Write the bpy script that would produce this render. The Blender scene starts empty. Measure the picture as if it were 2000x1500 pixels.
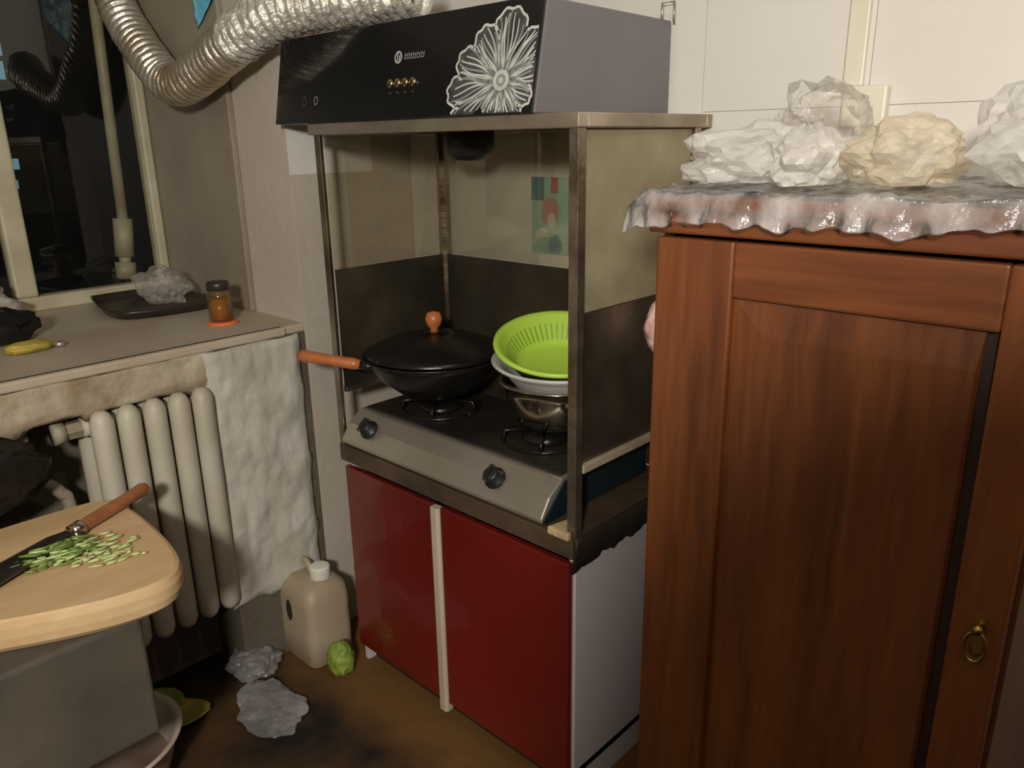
import bpy, bmesh, math, random
from mathutils import Vector, Matrix, noise
random.seed(7)
S = bpy.context.scene
C = S.collection
PI = math.pi

# ------------------------------------------------------------------ camera, world, light
cam_d = bpy.data.cameras.new('camera')
cam_d.sensor_width = 36.0
cam_d.lens = 27.54
cam_d.clip_start = 0.02
cam = bpy.data.objects.new('camera', cam_d)
C.objects.link(cam)
def camera_matrix(loc, pitch, roll, yaw):
    f = Vector((-math.sin(yaw) * math.cos(pitch), math.cos(yaw) * math.cos(pitch), -math.sin(pitch)))
    r = Vector((math.cos(yaw), math.sin(yaw), 0))
    u = r.cross(f)
    r2 = math.cos(roll) * r + math.sin(roll) * u
    u2 = -math.sin(roll) * r + math.cos(roll) * u
    m = Matrix.Identity(4)
    for i in range(3):
        m[i][0], m[i][1], m[i][2], m[i][3] = r2[i], u2[i], -f[i], loc[i]
    return m
cam.matrix_world = camera_matrix((1.94, -1.6, 1.5), 0.302416, -0.016811, 0.762662)
S.camera = cam

S.view_settings.view_transform = 'Standard'
S.view_settings.look = 'None'
S.view_settings.exposure = 0.0
S.view_settings.gamma = 1.0
S.view_settings.use_curve_mapping = False

w = bpy.data.worlds.new('night')
S.world = w
w.use_nodes = True
w.node_tree.nodes['Background'].inputs[0].default_value = (0.012, 0.018, 0.028, 1)
w.node_tree.nodes['Background'].inputs[1].default_value = 0.25

def lamp(name, loc, power, col, radius):
    d = bpy.data.lights.new(name, 'POINT')
    d.energy = power; d.color = col; d.shadow_soft_size = radius
    o = bpy.data.objects.new(name, d); o.location = loc
    C.objects.link(o)
    return o
lamp('room_bulb', (2.45, -2.55, 1.97), 235, (1.0, 0.96, 0.90), 0.12)
lamp('ceiling_bulb', (1.75, -0.80, 2.45), 9, (1.0, 0.96, 0.90), 0.04)

# ------------------------------------------------------------------ materials
def new_mat(name):
    m = bpy.data.materials.new(name); m.use_nodes = True
    nt = m.node_tree
    return m, nt, nt.nodes['Principled BSDF']

def mat(name, col, rough=0.6, metal=0.0, var=None, scale=6.0, detail=6.0, stretch=None, bump=0.0, bump_scale=None,
        coat=0.0, alpha=None, spec=0.5, lo=0.35, hi=0.68, rvar=0.0):
    """Principled surface with noise colour variation and noise bump"""
    m, nt, b = new_mat(name)
    N, L = nt.nodes, nt.links
    b.inputs['Roughness'].default_value = rough
    b.inputs['Metallic'].default_value = metal
    b.inputs['Specular IOR Level'].default_value = spec
    if coat: b.inputs['Coat Weight'].default_value = coat
    tc = N.new('ShaderNodeTexCoord'); mp = N.new('ShaderNodeMapping')
    L.new(tc.outputs['Object'], mp.inputs[0])
    if stretch: mp.inputs['Scale'].default_value = stretch
    no = N.new('ShaderNodeTexNoise'); no.inputs['Scale'].default_value = scale; no.inputs['Detail'].default_value = detail
    L.new(mp.outputs[0], no.inputs['Vector'])
    rp = N.new('ShaderNodeValToRGB')
    rp.color_ramp.elements[0].position = lo; rp.color_ramp.elements[1].position = hi
    c2 = var if var else tuple(c * 0.82 for c in col)
    rp.color_ramp.elements[0].color = (*c2, 1); rp.color_ramp.elements[1].color = (*col, 1)
    L.new(no.outputs['Fac'], rp.inputs[0]); L.new(rp.outputs[0], b.inputs['Base Color'])
    if rvar:
        mr = N.new('ShaderNodeMapRange'); mr.inputs[3].default_value = rough - rvar; mr.inputs[4].default_value = rough + rvar
        L.new(no.outputs['Fac'], mr.inputs[0]); L.new(mr.outputs[0], b.inputs['Roughness'])
    if bump:
        n2 = N.new('ShaderNodeTexNoise'); n2.inputs['Scale'].default_value = bump_scale or scale * 4; n2.inputs['Detail'].default_value = 8
        L.new(mp.outputs[0], n2.inputs['Vector'])
        bp = N.new('ShaderNodeBump'); bp.inputs['Strength'].default_value = bump; bp.inputs['Distance'].default_value = 0.02
        L.new(n2.outputs['Fac'], bp.inputs['Height']); L.new(bp.outputs[0], b.inputs['Normal'])
    return m

def thin_glass(name, tint=(0.9, 0.92, 0.85), haze=0.0, haze_col=(0.3, 0.28, 0.18), rough=0.03, gloss=0.1, var=0.0):
    """pane: see-through, a little reflective, with a film of grease"""
    m, nt, b = new_mat(name)
    N, L = nt.nodes, nt.links
    N.remove(b)
    out = N['Material Output']
    tr = N.new('ShaderNodeBsdfTransparent'); tr.inputs[0].default_value = (*tint, 1)
    df = N.new('ShaderNodeBsdfDiffuse'); df.inputs[0].default_value = (*haze_col, 1)
    tl = N.new('ShaderNodeBsdfTranslucent'); tl.inputs[0].default_value = (*haze_col, 1)
    dm = N.new('ShaderNodeMixShader'); dm.inputs[0].default_value = 0.4
    L.new(df.outputs[0], dm.inputs[1]); L.new(tl.outputs[0], dm.inputs[2])
    m1 = N.new('ShaderNodeMixShader'); m1.inputs[0].default_value = haze
    L.new(tr.outputs[0], m1.inputs[1]); L.new(dm.outputs[0], m1.inputs[2])
    gl = N.new('ShaderNodeBsdfGlossy'); gl.inputs['Roughness'].default_value = rough
    lw = N.new('ShaderNodeLayerWeight'); lw.inputs[0].default_value = 0.35
    mm = N.new('ShaderNodeMath'); mm.operation = 'MULTIPLY'; mm.inputs[1].default_value = gloss * 4
    L.new(lw.outputs['Fresnel'], mm.inputs[0])
    m2 = N.new('ShaderNodeMixShader'); L.new(mm.outputs[0], m2.inputs[0])
    L.new(m1.outputs[0], m2.inputs[1]); L.new(gl.outputs[0], m2.inputs[2])
    if var:
        no = N.new('ShaderNodeTexNoise'); no.inputs['Scale'].default_value = 7; no.inputs['Detail'].default_value = 4
        tc = N.new('ShaderNodeTexCoord'); L.new(tc.outputs['Object'], no.inputs['Vector'])
        mr = N.new('ShaderNodeMapRange'); mr.inputs[1].default_value = .3; mr.inputs[2].default_value = .7
        mr.inputs[3].default_value = max(0, haze - var); mr.inputs[4].default_value = min(1, haze + var)
        L.new(no.outputs['Fac'], mr.inputs[0]); L.new(mr.outputs[0], m1.inputs[0])
    L.new(m2.outputs[0], out.inputs['Surface'])
    return m

def film(name, col, opacity=0.6, rough=0.25, gloss=0.25, scale=9):
    """crinkled plastic film"""
    m, nt, b = new_mat(name)
    N, L = nt.nodes, nt.links
    N.remove(b); out = N['Material Output']
    tc = N.new('ShaderNodeTexCoord')
    no = N.new('ShaderNodeTexNoise'); no.inputs['Scale'].default_value = scale; no.inputs['Detail'].default_value = 5
    L.new(tc.outputs['Object'], no.inputs['Vector'])
    mr = N.new('ShaderNodeMapRange'); mr.inputs[1].default_value = .3; mr.inputs[2].default_value = .7
    mr.inputs[3].default_value = max(0, opacity - .25); mr.inputs[4].default_value = min(1, opacity + .25)
    L.new(no.outputs['Fac'], mr.inputs[0])
    n2 = N.new('ShaderNodeTexNoise'); n2.inputs['Scale'].default_value = scale * 4; n2.inputs['Detail'].default_value = 4
    L.new(tc.outputs['Object'], n2.inputs['Vector'])
    bp = N.new('ShaderNodeBump'); bp.inputs['Strength'].default_value = .5; bp.inputs['Distance'].default_value = .01
    L.new(n2.outputs['Fac'], bp.inputs['Height'])
    tr = N.new('ShaderNodeBsdfTransparent')
    df = N.new('ShaderNodeBsdfDiffuse'); df.inputs[0].default_value = (*col, 1)
    tl = N.new('ShaderNodeBsdfTranslucent'); tl.inputs[0].default_value = (*col, 1)
    dm = N.new('ShaderNodeMixShader'); dm.inputs[0].default_value = .4
    L.new(df.outputs[0], dm.inputs[1]); L.new(tl.outputs[0], dm.inputs[2])
    m1 = N.new('ShaderNodeMixShader'); L.new(mr.outputs[0], m1.inputs[0])
    L.new(tr.outputs[0], m1.inputs[1]); L.new(dm.outputs[0], m1.inputs[2])
    gl = N.new('ShaderNodeBsdfGlossy'); gl.inputs['Roughness'].default_value = rough
    m2 = N.new('ShaderNodeMixShader')
    lw = N.new('ShaderNodeLayerWeight'); lw.inputs[0].default_value = .3
    mm = N.new('ShaderNodeMath'); mm.operation = 'MULTIPLY'; mm.inputs[1].default_value = gloss * 3
    L.new(lw.outputs['Fresnel'], mm.inputs[0]); L.new(mm.outputs[0], m2.inputs[0])
    L.new(m1.outputs[0], m2.inputs[1]); L.new(gl.outputs[0], m2.inputs[2])
    for n in (df, tl, gl): L.new(bp.outputs[0], n.inputs['Normal'])
    L.new(m2.outputs[0], out.inputs['Surface'])
    return m

def wood(name, c1, c2, rough=0.4, stretch=(14, 14, 1.2), coat=0.2):
    m, nt, b = new_mat(name)
    N, L = nt.nodes, nt.links
    b.inputs['Roughness'].default_value = rough
    b.inputs['Coat Weight'].default_value = coat; b.inputs['Coat Roughness'].default_value = .25
    tc = N.new('ShaderNodeTexCoord'); mp = N.new('ShaderNodeMapping'); mp.inputs['Scale'].default_value = stretch
    L.new(tc.outputs['Object'], mp.inputs[0])
    n1 = N.new('ShaderNodeTexNoise'); n1.inputs['Scale'].default_value = 1.2; n1.inputs['Detail'].default_value = 8; n1.inputs['Distortion'].default_value = .6
    n2 = N.new('ShaderNodeTexNoise'); n2.inputs['Scale'].default_value = 6; n2.inputs['Detail'].default_value = 4
    L.new(mp.outputs[0], n1.inputs[0]); L.new(mp.outputs[0], n2.inputs[0])
    ad = N.new('ShaderNodeMath'); ad.operation = 'MULTIPLY_ADD'; ad.inputs[1].default_value = .35
    L.new(n2.outputs['Fac'], ad.inputs[0]); 
    sc = N.new('ShaderNodeMath'); sc.operation = 'MULTIPLY'; sc.inputs[1].default_value = .65
    L.new(n1.outputs['Fac'], sc.inputs[0]); L.new(sc.outputs[0], ad.inputs[2])
    rp = N.new('ShaderNodeValToRGB'); rp.color_ramp.elements[0].position = .36; rp.color_ramp.elements[1].position = .64
    rp.color_ramp.elements[0].color = (*c2, 1); rp.color_ramp.elements[1].color = (*c1, 1)
    L.new(ad.outputs[0], rp.inputs[0]); L.new(rp.outputs[0], b.inputs['Base Color'])
    bp = N.new('ShaderNodeBump'); bp.inputs['Strength'].default_value = .08
    L.new(ad.outputs[0], bp.inputs['Height']); L.new(bp.outputs[0], b.inputs['Normal'])
    return m

def emit(name, col, k):
    m, nt, b = new_mat(name)
    b.inputs['Base Color'].default_value = (0, 0, 0, 1)
    b.inputs['Emission Color'].default_value = (*col, 1); b.inputs['Emission Strength'].default_value = k
    return m

M = dict(
    wall_cream=mat('wall_cream', (.54, .47, .385), .8, var=(.45, .385, .305), scale=2.2, bump=.12, bump_scale=30),
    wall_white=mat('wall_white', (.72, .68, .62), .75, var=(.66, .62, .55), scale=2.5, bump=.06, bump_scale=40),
    plaster=mat('plaster', (.60, .565, .48), .9, var=(.43, .395, .32), scale=8, bump=.5, bump_scale=14),
    apron=mat('apron_grime', (.52, .45, .33), .9, var=(.25, .18, .10), scale=7, bump=.6, bump_scale=18),
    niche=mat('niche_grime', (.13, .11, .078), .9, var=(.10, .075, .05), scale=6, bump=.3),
    sill=mat('sill_paint', (.50, .43, .33), .5, var=(.42, .34, .24), scale=4, bump=.05),
    lining=mat('lining_paint_shaded', (.30, .25, .18), .6, var=(.24, .19, .14), scale=4, bump=.08),  # taupe darkened to hold part of the duct's shadow
    frame=mat('frame_paint', (.52, .47, .32), .5, var=(.42, .37, .24), scale=9, bump=.08),
    pale_metal=mat('pale_drainpipe', (.50, .47, .36), .5, var=(.36, .32, .22), scale=8),
    wall_dark=mat('wall_brown', (.055, .04, .03), .8, var=(.04, .03, .02), scale=2),
    floor=mat('floor_grime', (.085, .045, .014), .6, var=(.014, .011, .009), scale=2.4, detail=9, bump=.25, bump_scale=16, lo=.42, hi=.62, spec=.3),
    ceiling=mat('ceiling_paint', (.22, .20, .165), .9),
    red=mat('red_lacquer', (.165, .0105, .007), .32, var=(.115, .008, .006), scale=2, coat=.4),
    white_board=mat('white_laminate', (.60, .54, .54), .5, var=(.54, .48, .47), scale=2),
    strip=mat('beige_strip', (.52, .43, .33), .5, var=(.44, .35, .26), scale=5),
    worktop=mat('worktop_edge', (.10, .065, .035), .55, var=(.05, .03, .018), scale=6, bump=.2),
    black_grime=mat('black_grime', (.018, .013, .009), .55, var=(.03, .02, .012), scale=8, bump=.5, bump_scale=22),
    chipped=mat('chipped_board', (.62, .47, .26), .6, var=(.38, .25, .11), scale=14, bump=.3),
    steel=mat('stainless', (.54, .48, .40), .38, .75, var=(.46, .41, .33), scale=5, rvar=.08),
    steel_pot=mat('polished_steel', (.66, .60, .50), .16, 1.0, var=(.55, .48, .38), scale=4),
    post=mat('greasy_steel', (.36, .30, .23), .38, .85, var=(.17, .12, .075), scale=9, bump=.15),
    shelf=mat('shelf_steel', (.52, .44, .34), .4, .7, var=(.30, .24, .17), scale=6, bump=.1),
    sooty=mat('sooty_panel', (.070, .056, .032), .42, .3, var=(.026, .021, .013), scale=4, bump=.15),
    greasy_side=mat('greasy_side', (.20, .165, .115), .34, .75, var=(.07, .052, .032), scale=5, bump=.12),
    worn_rail_highlight=mat('worn_rail_highlight', (.62, .52, .38), .5, .2, var=(.44, .34, .22), scale=12),  # worn steel, paled to put the side rail's highlight into its colour
    cooktop=mat('cooktop', (.018, .016, .012), .35, var=(.03, .025, .018), scale=7, bump=.15),
    stove_side=mat('stove_side', (.008, .022, .028), .4, var=(.006, .012, .015), scale=5),
    iron=mat('cast_iron', (.008, .0075, .007), .27, .2, var=(.016, .014, .012), scale=10, bump=.1),
    knob=mat('black_plastic', (.018, .016, .015), .4),
    hood_glass=mat('hood_black_glass', (.010, .010, .010), .13, var=(.013, .012, .011), scale=3, coat=.3),
    hood_body=mat('hood_grey', (.20, .185, .19), .5, .2, var=(.17, .155, .16), scale=3),
    decal=mat('decal_white', (.62, .62, .54), .5, var=(.45, .46, .41), scale=20),
    decal_grey=mat('decal_grey', (.30, .31, .30), .5),
    decal_haze=mat('decal_haze', (.10, .10, .094), .4, var=(.035, .035, .033), scale=30),
    gold=mat('gold_button', (.85, .66, .36), .18, 1.0),
    foil=mat('aluminium_foil', (.76, .71, .62), .36, .85, var=(.52, .42, .28), scale=7, bump=.35, bump_scale=26, rvar=.08),
    tape=mat('foil_tape', (.84, .80, .72), .35, .55, var=(.72, .66, .56), scale=11, bump=.7, bump_scale=40),
    wardrobe=wood('wardrobe_wood', (.23, .070, .018), (.105, .029, .009)),
    wardrobe_h=wood('wardrobe_wood_across', (.23, .070, .018), (.105, .029, .009), stretch=(1.2, 14, 14)),
    wardrobe_dark=mat('wardrobe_groove', (.035, .012, .006), .6),
    brass=mat('brass', (.50, .33, .12), .35, 1.0),
    handle_wood=wood('handle_wood', (.52, .17, .045), (.33, .095, .026), stretch=(6, 6, 6)),
    knife_wood=wood('knife_wood', (.36, .14, .05), (.22, .08, .03), stretch=(20, 3, 20)),
    board_wood=wood('board_wood', (.68, .47, .26), (.56, .36, .17), rough=.6, stretch=(9, 1.5, 9), coat=0),
    blade=mat('blade_steel', (.17, .15, .16), .35, .9, var=(.10, .09, .09), scale=6),
    onion_green=mat('onion_green', (.22, .32, .06), .5, var=(.09, .15, .02), scale=60),
    onion_pale=mat('onion_pale', (.62, .66, .32), .5, var=(.40, .50, .16), scale=60),
    green=mat('green_plastic', (.50, .72, .09), .35, var=(.44, .66, .07), scale=4),
    greyplastic=mat('grey_plastic', (.58, .57, .53), .4, var=(.46, .45, .42), scale=6),
    radiator=mat('radiator_paint', (.54, .49, .385), .5, var=(.44, .39, .29), scale=5, bump=.06),
    pipe=mat('old_pipe', (.42, .37, .27), .6, var=(.20, .16, .10), scale=8, bump=.2),
    block=mat('grey_stone', (.105, .085, .056), .75, var=(.055, .046, .032), scale=3.5, bump=.15),
    basin=mat('white_enamel', (.55, .48, .40), .4, var=(.40, .31, .23), scale=6),
    dirt=mat('basin_inside', (.22, .15, .10), .6, var=(.12, .08, .05), scale=8),
    jerry=mat('beige_plastic', (.42, .335, .225), .5, var=(.30, .23, .15), scale=5),
    leaf=mat('leaf_green', (.30, .38, .05), .5, var=(.18, .26, .04), scale=20),
    peel=mat('yellow_peel', (.48, .33, .05), .5, var=(.26, .24, .04), scale=20),
    tray=mat('black_tray', (.022, .016, .012), .35, var=(.035, .026, .018), scale=8),
    jar_glass=thin_glass('jar_glass', (.95, .88, .74), .08, (.5, .35, .15), .03, .12),
    jar_fill=mat('amber_sauce', (.40, .17, .025), .3, var=(.28, .11, .015), scale=12),
    orange=mat('orange_plastic', (.95, .21, .07), .4),
    dark_lid=mat('dark_lid', (.03, .025, .02), .4),
    glass=thin_glass('clear_pane', (.96, .94, .88), .08, (.50, .45, .35), .05, .10, .06),
    glass_greasy=thin_glass('greasy_pane', (.78, .72, .55), .62, (.62, .54, .35), .2, .12, .18),
    night_glass=thin_glass('window_pane', (.92, .91, .86), .0, (.1, .1, .1), .02, .16),
    clear_film=film('clear_film', (.95, .88, .76), .20, .18, .18),
    white_film=film('white_film', (.96, .92, .86), .56, .2, .14),
    tan_film=film('tan_film', (.93, .82, .60), .48, .2, .16),
    sheet_film=film('sheet_film', (.95, .89, .84), .26, .14, .35, 16),
    grey_film=film('grey_film', (.70, .67, .67), .36, .22, .2),
    dark_film=mat('dark_film', (.022, .017, .013), .35, var=(.012, .010, .008), scale=9, bump=.5, bump_scale=20, spec=.2),
    blue_film=mat('blue_film', (.42, .84, .98), .35, var=(.12, .50, .72), scale=10, bump=.3),
    pink_film=mat('pink_film', (.72, .50, .42), .4, var=(.62, .28, .27), scale=14, bump=.3),
    ivory=mat('ivory_plastic', (.72, .69, .54), .45, var=(.66, .62, .46), scale=8),
    ivory_pale=mat('pale_plastic', (.80, .78, .66), .4),
    dark_hole=mat('dark_hole', (.02, .016, .012), .8),
    p_teal=mat('print_teal', (.24, .48, .44), .5, var=(.36, .56, .46), scale=14),
    p_deep=mat('print_deep_teal', (.04, .16, .17), .5, var=(.07, .20, .25), scale=18),
    p_red=mat('print_red', (.46, .09, .06), .5, var=(.34, .11, .06), scale=18),
    p_pink=mat('print_pink', (.62, .27, .23), .5, var=(.50, .22, .18), scale=16),
    p_pale=mat('print_pale', (.74, .70, .58), .5, var=(.60, .58, .46), scale=16),
    p_green=mat('print_green', (.36, .60, .34), .5, var=(.22, .38, .30), scale=16),
    p_blue=mat('print_blue', (.10, .28, .42), .5, var=(.12, .26, .30), scale=16),
    far_wall=mat('far_wall', (.05, .06, .07), .9),
    far_window=emit('far_lit_window', (.20, .42, .55), .55),
)

# ------------------------------------------------------------------ geometry helpers
class MB:
    """collects shapes into one mesh"""
    def __init__(self): self.bm = bmesh.new(); self.mats = []
    def slot(self, m):
        if m not in self.mats: self.mats.append(m)
        return self.mats.index(m)
    def faces(self, verts, faces, m=None, smooth=False):
        vs = [self.bm.verts.new(v) for v in verts]
        k = self.slot(m) if m else 0
        for f in faces:
            try:
                fc = self.bm.faces.new([vs[i] for i in f]); fc.material_index = k; fc.smooth = smooth
            except ValueError: pass
        return vs
    def box(self, a, b, m=None):
        (x0, y0, z0), (x1, y1, z1) = [(min(p), max(p)) for p in zip(a, b)][0:1] and [tuple(min(p, q) for p, q in zip(a, b)), tuple(max(p, q) for p, q in zip(a, b))]
        v = [(x0, y0, z0), (x1, y0, z0), (x1, y1, z0), (x0, y1, z0), (x0, y0, z1), (x1, y0, z1), (x1, y1, z1), (x0, y1, z1)]
        self.faces(v, [(0, 3, 2, 1), (4, 5, 6, 7), (0, 1, 5, 4), (1, 2, 6, 5), (2, 3, 7, 6), (3, 0, 4, 7)], m)
        return self
    def tube(self, pts, r, n=16, m=None, cap=True, smooth=True):
        pts = [Vector(p) for p in pts]
        rr = r if isinstance(r, (list, tuple)) else [r] * len(pts)
        verts, faces = [], []
        up = None
        for i, p in enumerate(pts):
            t = (pts[min(i + 1, len(pts) - 1)] - pts[max(i - 1, 0)]).normalized()
            if up is None:
                up = Vector((0, 0, 1)) if abs(t.z) < .9 else Vector((1, 0, 0))
            s = t.cross(up).normalized(); up = s.cross(t).normalized()
            for k in range(n):
                a = 2 * PI * k / n
                verts.append(p + (s * math.cos(a) + up * math.sin(a)) * rr[i])
        for i in range(len(pts) - 1):
            for k in range(n):
                faces.append((i * n + k, i * n + (k + 1) % n, (i + 1) * n + (k + 1) % n, (i + 1) * n + k))
        if cap:
            faces.append(tuple(range(n))[::-1]); faces.append(tuple((len(pts) - 1) * n + k for k in range(n)))
        self.faces(verts, faces, m, smooth); return self
    def lathe(self, prof, o=(0, 0, 0), n=40, m=None, mtx=None, smooth=True, close=False):
        verts, faces = [], []
        o = Vector(o)
        for (r, z) in prof:
            for k in range(n):
                a = 2 * PI * k / n
                v = Vector((max(r, 1e-4) * math.cos(a), max(r, 1e-4) * math.sin(a), z))
                if mtx: v = mtx @ v
                verts.append(v + o)
        c = len(prof)
        for i in range(c - 1 if not close else c):
            j = (i + 1) % c
            for k in range(n):
                faces.append((i * n + k, i * n + (k + 1) % n, j * n + (k + 1) % n, j * n + k))
        self.faces(verts, faces, m, smooth); return self
    def prism(self, poly, axis, a, b, m=None, smooth=False):
        """polygon (2D) extruded along an axis from a to b"""
        def P(u, v, t):
            return {'x': (t, u, v), 'y': (u, t, v), 'z': (u, v, t)}[axis]
        n = len(poly)
        vs = [P(u, v, a) for u, v in poly] + [P(u, v, b) for u, v in poly]
        fs = [tuple(range(n)), tuple(range(n, 2 * n))] + [(i, (i + 1) % n, n + (i + 1) % n, n + i) for i in range(n)]
        self.faces(vs, fs, m, smooth); return self
    def build(self, name, material=None, parent=None, bevel=0.0, seg=2, subsurf=0, solid=0.0, auto=None):
        me = bpy.data.meshes.new(name)
        bmesh.ops.recalc_face_normals(self.bm, faces=self.bm.faces[:])
        self.bm.to_mesh(me); self.bm.free()
        if self.mats:
            for mm in self.mats: me.materials.append(mm)
        elif material: me.materials.append(material)
        o = bpy.data.objects.new(name, me); C.objects.link(o)
        if parent: o.parent = parent; o.matrix_parent_inverse = parent.matrix_world.inverted() if parent.type != 'EMPTY' else Matrix.Translation(-parent.location)
        if solid:
            md = o.modifiers.new('solid', 'SOLIDIFY'); md.thickness = solid; md.offset = 0
        if bevel:
            md = o.modifiers.new('bevel', 'BEVEL'); md.width = bevel; md.segments = seg; md.limit_method = 'ANGLE'
        if subsurf:
            md = o.modifiers.new('sub', 'SUBSURF'); md.levels = subsurf; md.render_levels = subsurf
        return o

def empty(name, loc): 
    o = bpy.data.objects.new(name, None); o.location = loc; o.empty_display_size = .1
    C.objects.link(o); return o
def tag(o, label=None, cat=None, group=None, kind=None):
    if label: o['label'] = label
    if cat: o['category'] = cat
    if group: o['group'] = group
    if kind: o['kind'] = kind
    return o
def thing(name, label, cat, loc=(0, 0, 0)): return tag(empty(name, loc), label, cat)
def struct(o): o['kind'] = 'structure'; return o
def nz(p, s=1.0, seed=0.0): return noise.noise(Vector((p[0] * s + seed, p[1] * s + seed * 1.7, p[2] * s - seed)))

def crumple(name, material, c, r, seed, amp=.25, flat=None, sub=4, parent=None, ridge=True, neck=None):
    """crumpled bag: a ball pushed in and out by ridged noise; flat = height it rests on"""
    bm = bmesh.new(); bmesh.ops.create_icosphere(bm, subdivisions=sub, radius=1)
    for v in bm.verts:
        p = v.co.copy()
        d = 0
        for k, (f, a) in enumerate(((1.6, 1), (3.4, .6), (7.0, .3))):
            q = noise.noise(p * f + Vector((seed * 3.1, seed, k * 9.0)))
            d += a * ((.5 - abs(q)) if ridge else q)
        p = p * (1 + amp * (d - .35))
        if neck and p.z > .3:
            t = (p.z - .3) / .9; p.x *= 1 - neck * min(t, 1) * .8; p.y *= 1 - neck * min(t, 1) * .8; p.z += neck * t * .5
        v.co = Vector((c[0] + p.x * r[0], c[1] + p.y * r[1], c[2] + p.z * r[2]))
        if flat is not None and v.co.z < flat:
            v.co.z = flat + .0006 + .0012 * abs(noise.noise(v.co * 30))
    me = bpy.data.meshes.new(name)
    for f in bm.faces: f.smooth = True
    bm.to_mesh(me); bm.free(); me.materials.append(material)
    o = bpy.data.objects.new(name, me); C.objects.link(o)
    if parent: o.parent = parent; o.matrix_parent_inverse = Matrix.Translation(-parent.location)
    return o

def film_bag(name, material, c, r, seed, flat, amp=.42, sub=4):
    """thin crumpled film bag: faceted creases, flat where it rests"""
    bm = bmesh.new(); bmesh.ops.create_icosphere(bm, subdivisions=sub, radius=1)
    for v in bm.verts:
        p = v.co.copy(); o3 = Vector((seed, seed * 1.7, -seed))
        f1 = noise.voronoi(p * 1.5 + o3)[0]; f2 = noise.voronoi(p * 3.6 + o3 * 2)[0]; f3 = noise.voronoi(p * 8 + o3)[0]
        d = (f1[0] - .45) * 1.1 + (f2[0] - .4) * .55 + (f3[0] - .4) * .18 + .5 * noise.noise(p * 1.3 + o3)
        p = p * (1 - amp * d)
        v.co = Vector((c[0] + p.x * r[0], c[1] + p.y * r[1], c[2] + p.z * r[2]))
        if v.co.z < flat: v.co.z = flat + .0006 + .0012 * abs(noise.noise(v.co * 30))
    me = bpy.data.meshes.new(name)
    for f in bm.faces: f.smooth = False
    bm.to_mesh(me); bm.free(); me.materials.append(material)
    o = bpy.data.objects.new(name, me); C.objects.link(o)
    return o

def catmull(pts, n=8):
    P = [Vector(p) for p in pts]; P = [P[0] * 2 - P[1]] + P + [P[-1] * 2 - P[-2]]
    out = []
    for i in range(1, len(P) - 2):
        for k in range(n):
            t = k / n
            out.append(.5 * ((2 * P[i]) + (-P[i - 1] + P[i + 1]) * t + (2 * P[i - 1] - 5 * P[i] + 4 * P[i + 1] - P[i + 2]) * t * t + (-P[i - 1] + 3 * P[i] - 3 * P[i + 1] + P[i + 2]) * t ** 3))
    out.append(P[-2]); return out

# ------------------------------------------------------------------ the room
RX, RY, RZ = 4.4, -5.2, 2.65
b = MB(); b.box((-.95, RY, -.1), (RX, .1, 0)); fl = struct(b.build('floor', M['floor']))
nt = M['floor'].node_tree; N, L = nt.nodes, nt.links
bs_ = N['Principled BSDF']; src = bs_.inputs['Base Color'].links[0].from_socket
tc = N.new('ShaderNodeTexCoord'); sp = N.new('ShaderNodeSeparateXYZ'); L.new(tc.outputs['Object'], sp.inputs[0])
no = N.new('ShaderNodeTexNoise'); no.inputs['Scale'].default_value = 7; no.inputs['Detail'].default_value = 6; L.new(tc.outputs['Object'], no.inputs['Vector'])
ma = N.new('ShaderNodeMath'); ma.operation = 'MULTIPLY_ADD'; ma.inputs[1].default_value = .34; L.new(no.outputs['Fac'], ma.inputs[0]); L.new(sp.outputs['Y'], ma.inputs[2])
mr = N.new('ShaderNodeMapRange'); mr.inputs[1].default_value = -.56; mr.inputs[2].default_value = -.36; L.new(ma.outputs[0], mr.inputs[0])
mx_ = N.new('ShaderNodeMix'); mx_.data_type = 'RGBA'; L.new(mr.outputs[0], mx_.inputs[0]); L.new(src, mx_.inputs[6]); mx_.inputs[7].default_value = (.15, .075, .022, 1)
L.new(mx_.outputs[2], bs_.inputs['Base Color'])
b = MB(); b.box((-.95, RY, RZ), (RX, .1, RZ + .1)); struct(b.build('ceiling', M['ceiling']))
SY0, SY1 = -2.3, -.425        # window opening along Y
SZ = 1.01                     # sill top
b = MB()
b.box((-.95, SY1, 0), (0, 0, RZ)); b.box((-.95, SY0, 2.35), (0, SY1, RZ)); b.box((-.95, RY, 0), (0, SY0, RZ))
wl = struct(b.build('wall_left', M['wall_cream']))
b = MB()
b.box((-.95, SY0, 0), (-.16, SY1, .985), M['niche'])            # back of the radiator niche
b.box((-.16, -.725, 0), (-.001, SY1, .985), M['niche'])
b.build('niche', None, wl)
# rough plaster slabs round the niche
def rough_slab(name, material, y0, y1, z0, z1, x, amp, seed, nx=40, nzv=40, edge=.02):
    b = MB(); vs = []
    for j in range(nzv + 1):
        for i in range(nx + 1):
            u, v = i / nx, j / nzv
            y = y0 + (y1 - y0) * u; z = z0 + (z1 - z0) * v
            if i in (0, nx): y += edge * nz((0, z, 0), 14, seed + i)
            if j == 0: z += edge * 2.6 * nz((y, 0, 0), 16, seed)
            d = amp * (nz((y, z, 0), 9, seed) + .6 * nz((y, z, 0), 26, seed) + .3 * nz((y, z, 0), 60, seed))
            on = min(i, nx - i, j, 99) 
            vs.append((x * min(1, .25 + on / 5) + d * min(1, on / 4) - (0.010 if on == 0 else 0), y, z))
    fs = [(j * (nx + 1) + i, j * (nx + 1) + i + 1, (j + 1) * (nx + 1) + i + 1, (j + 1) * (nx + 1) + i) for j in range(nzv) for i in range(nx)]
    b.faces(vs, fs, None, True)
    return b.build(name, material, wl, solid=.012)
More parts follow.
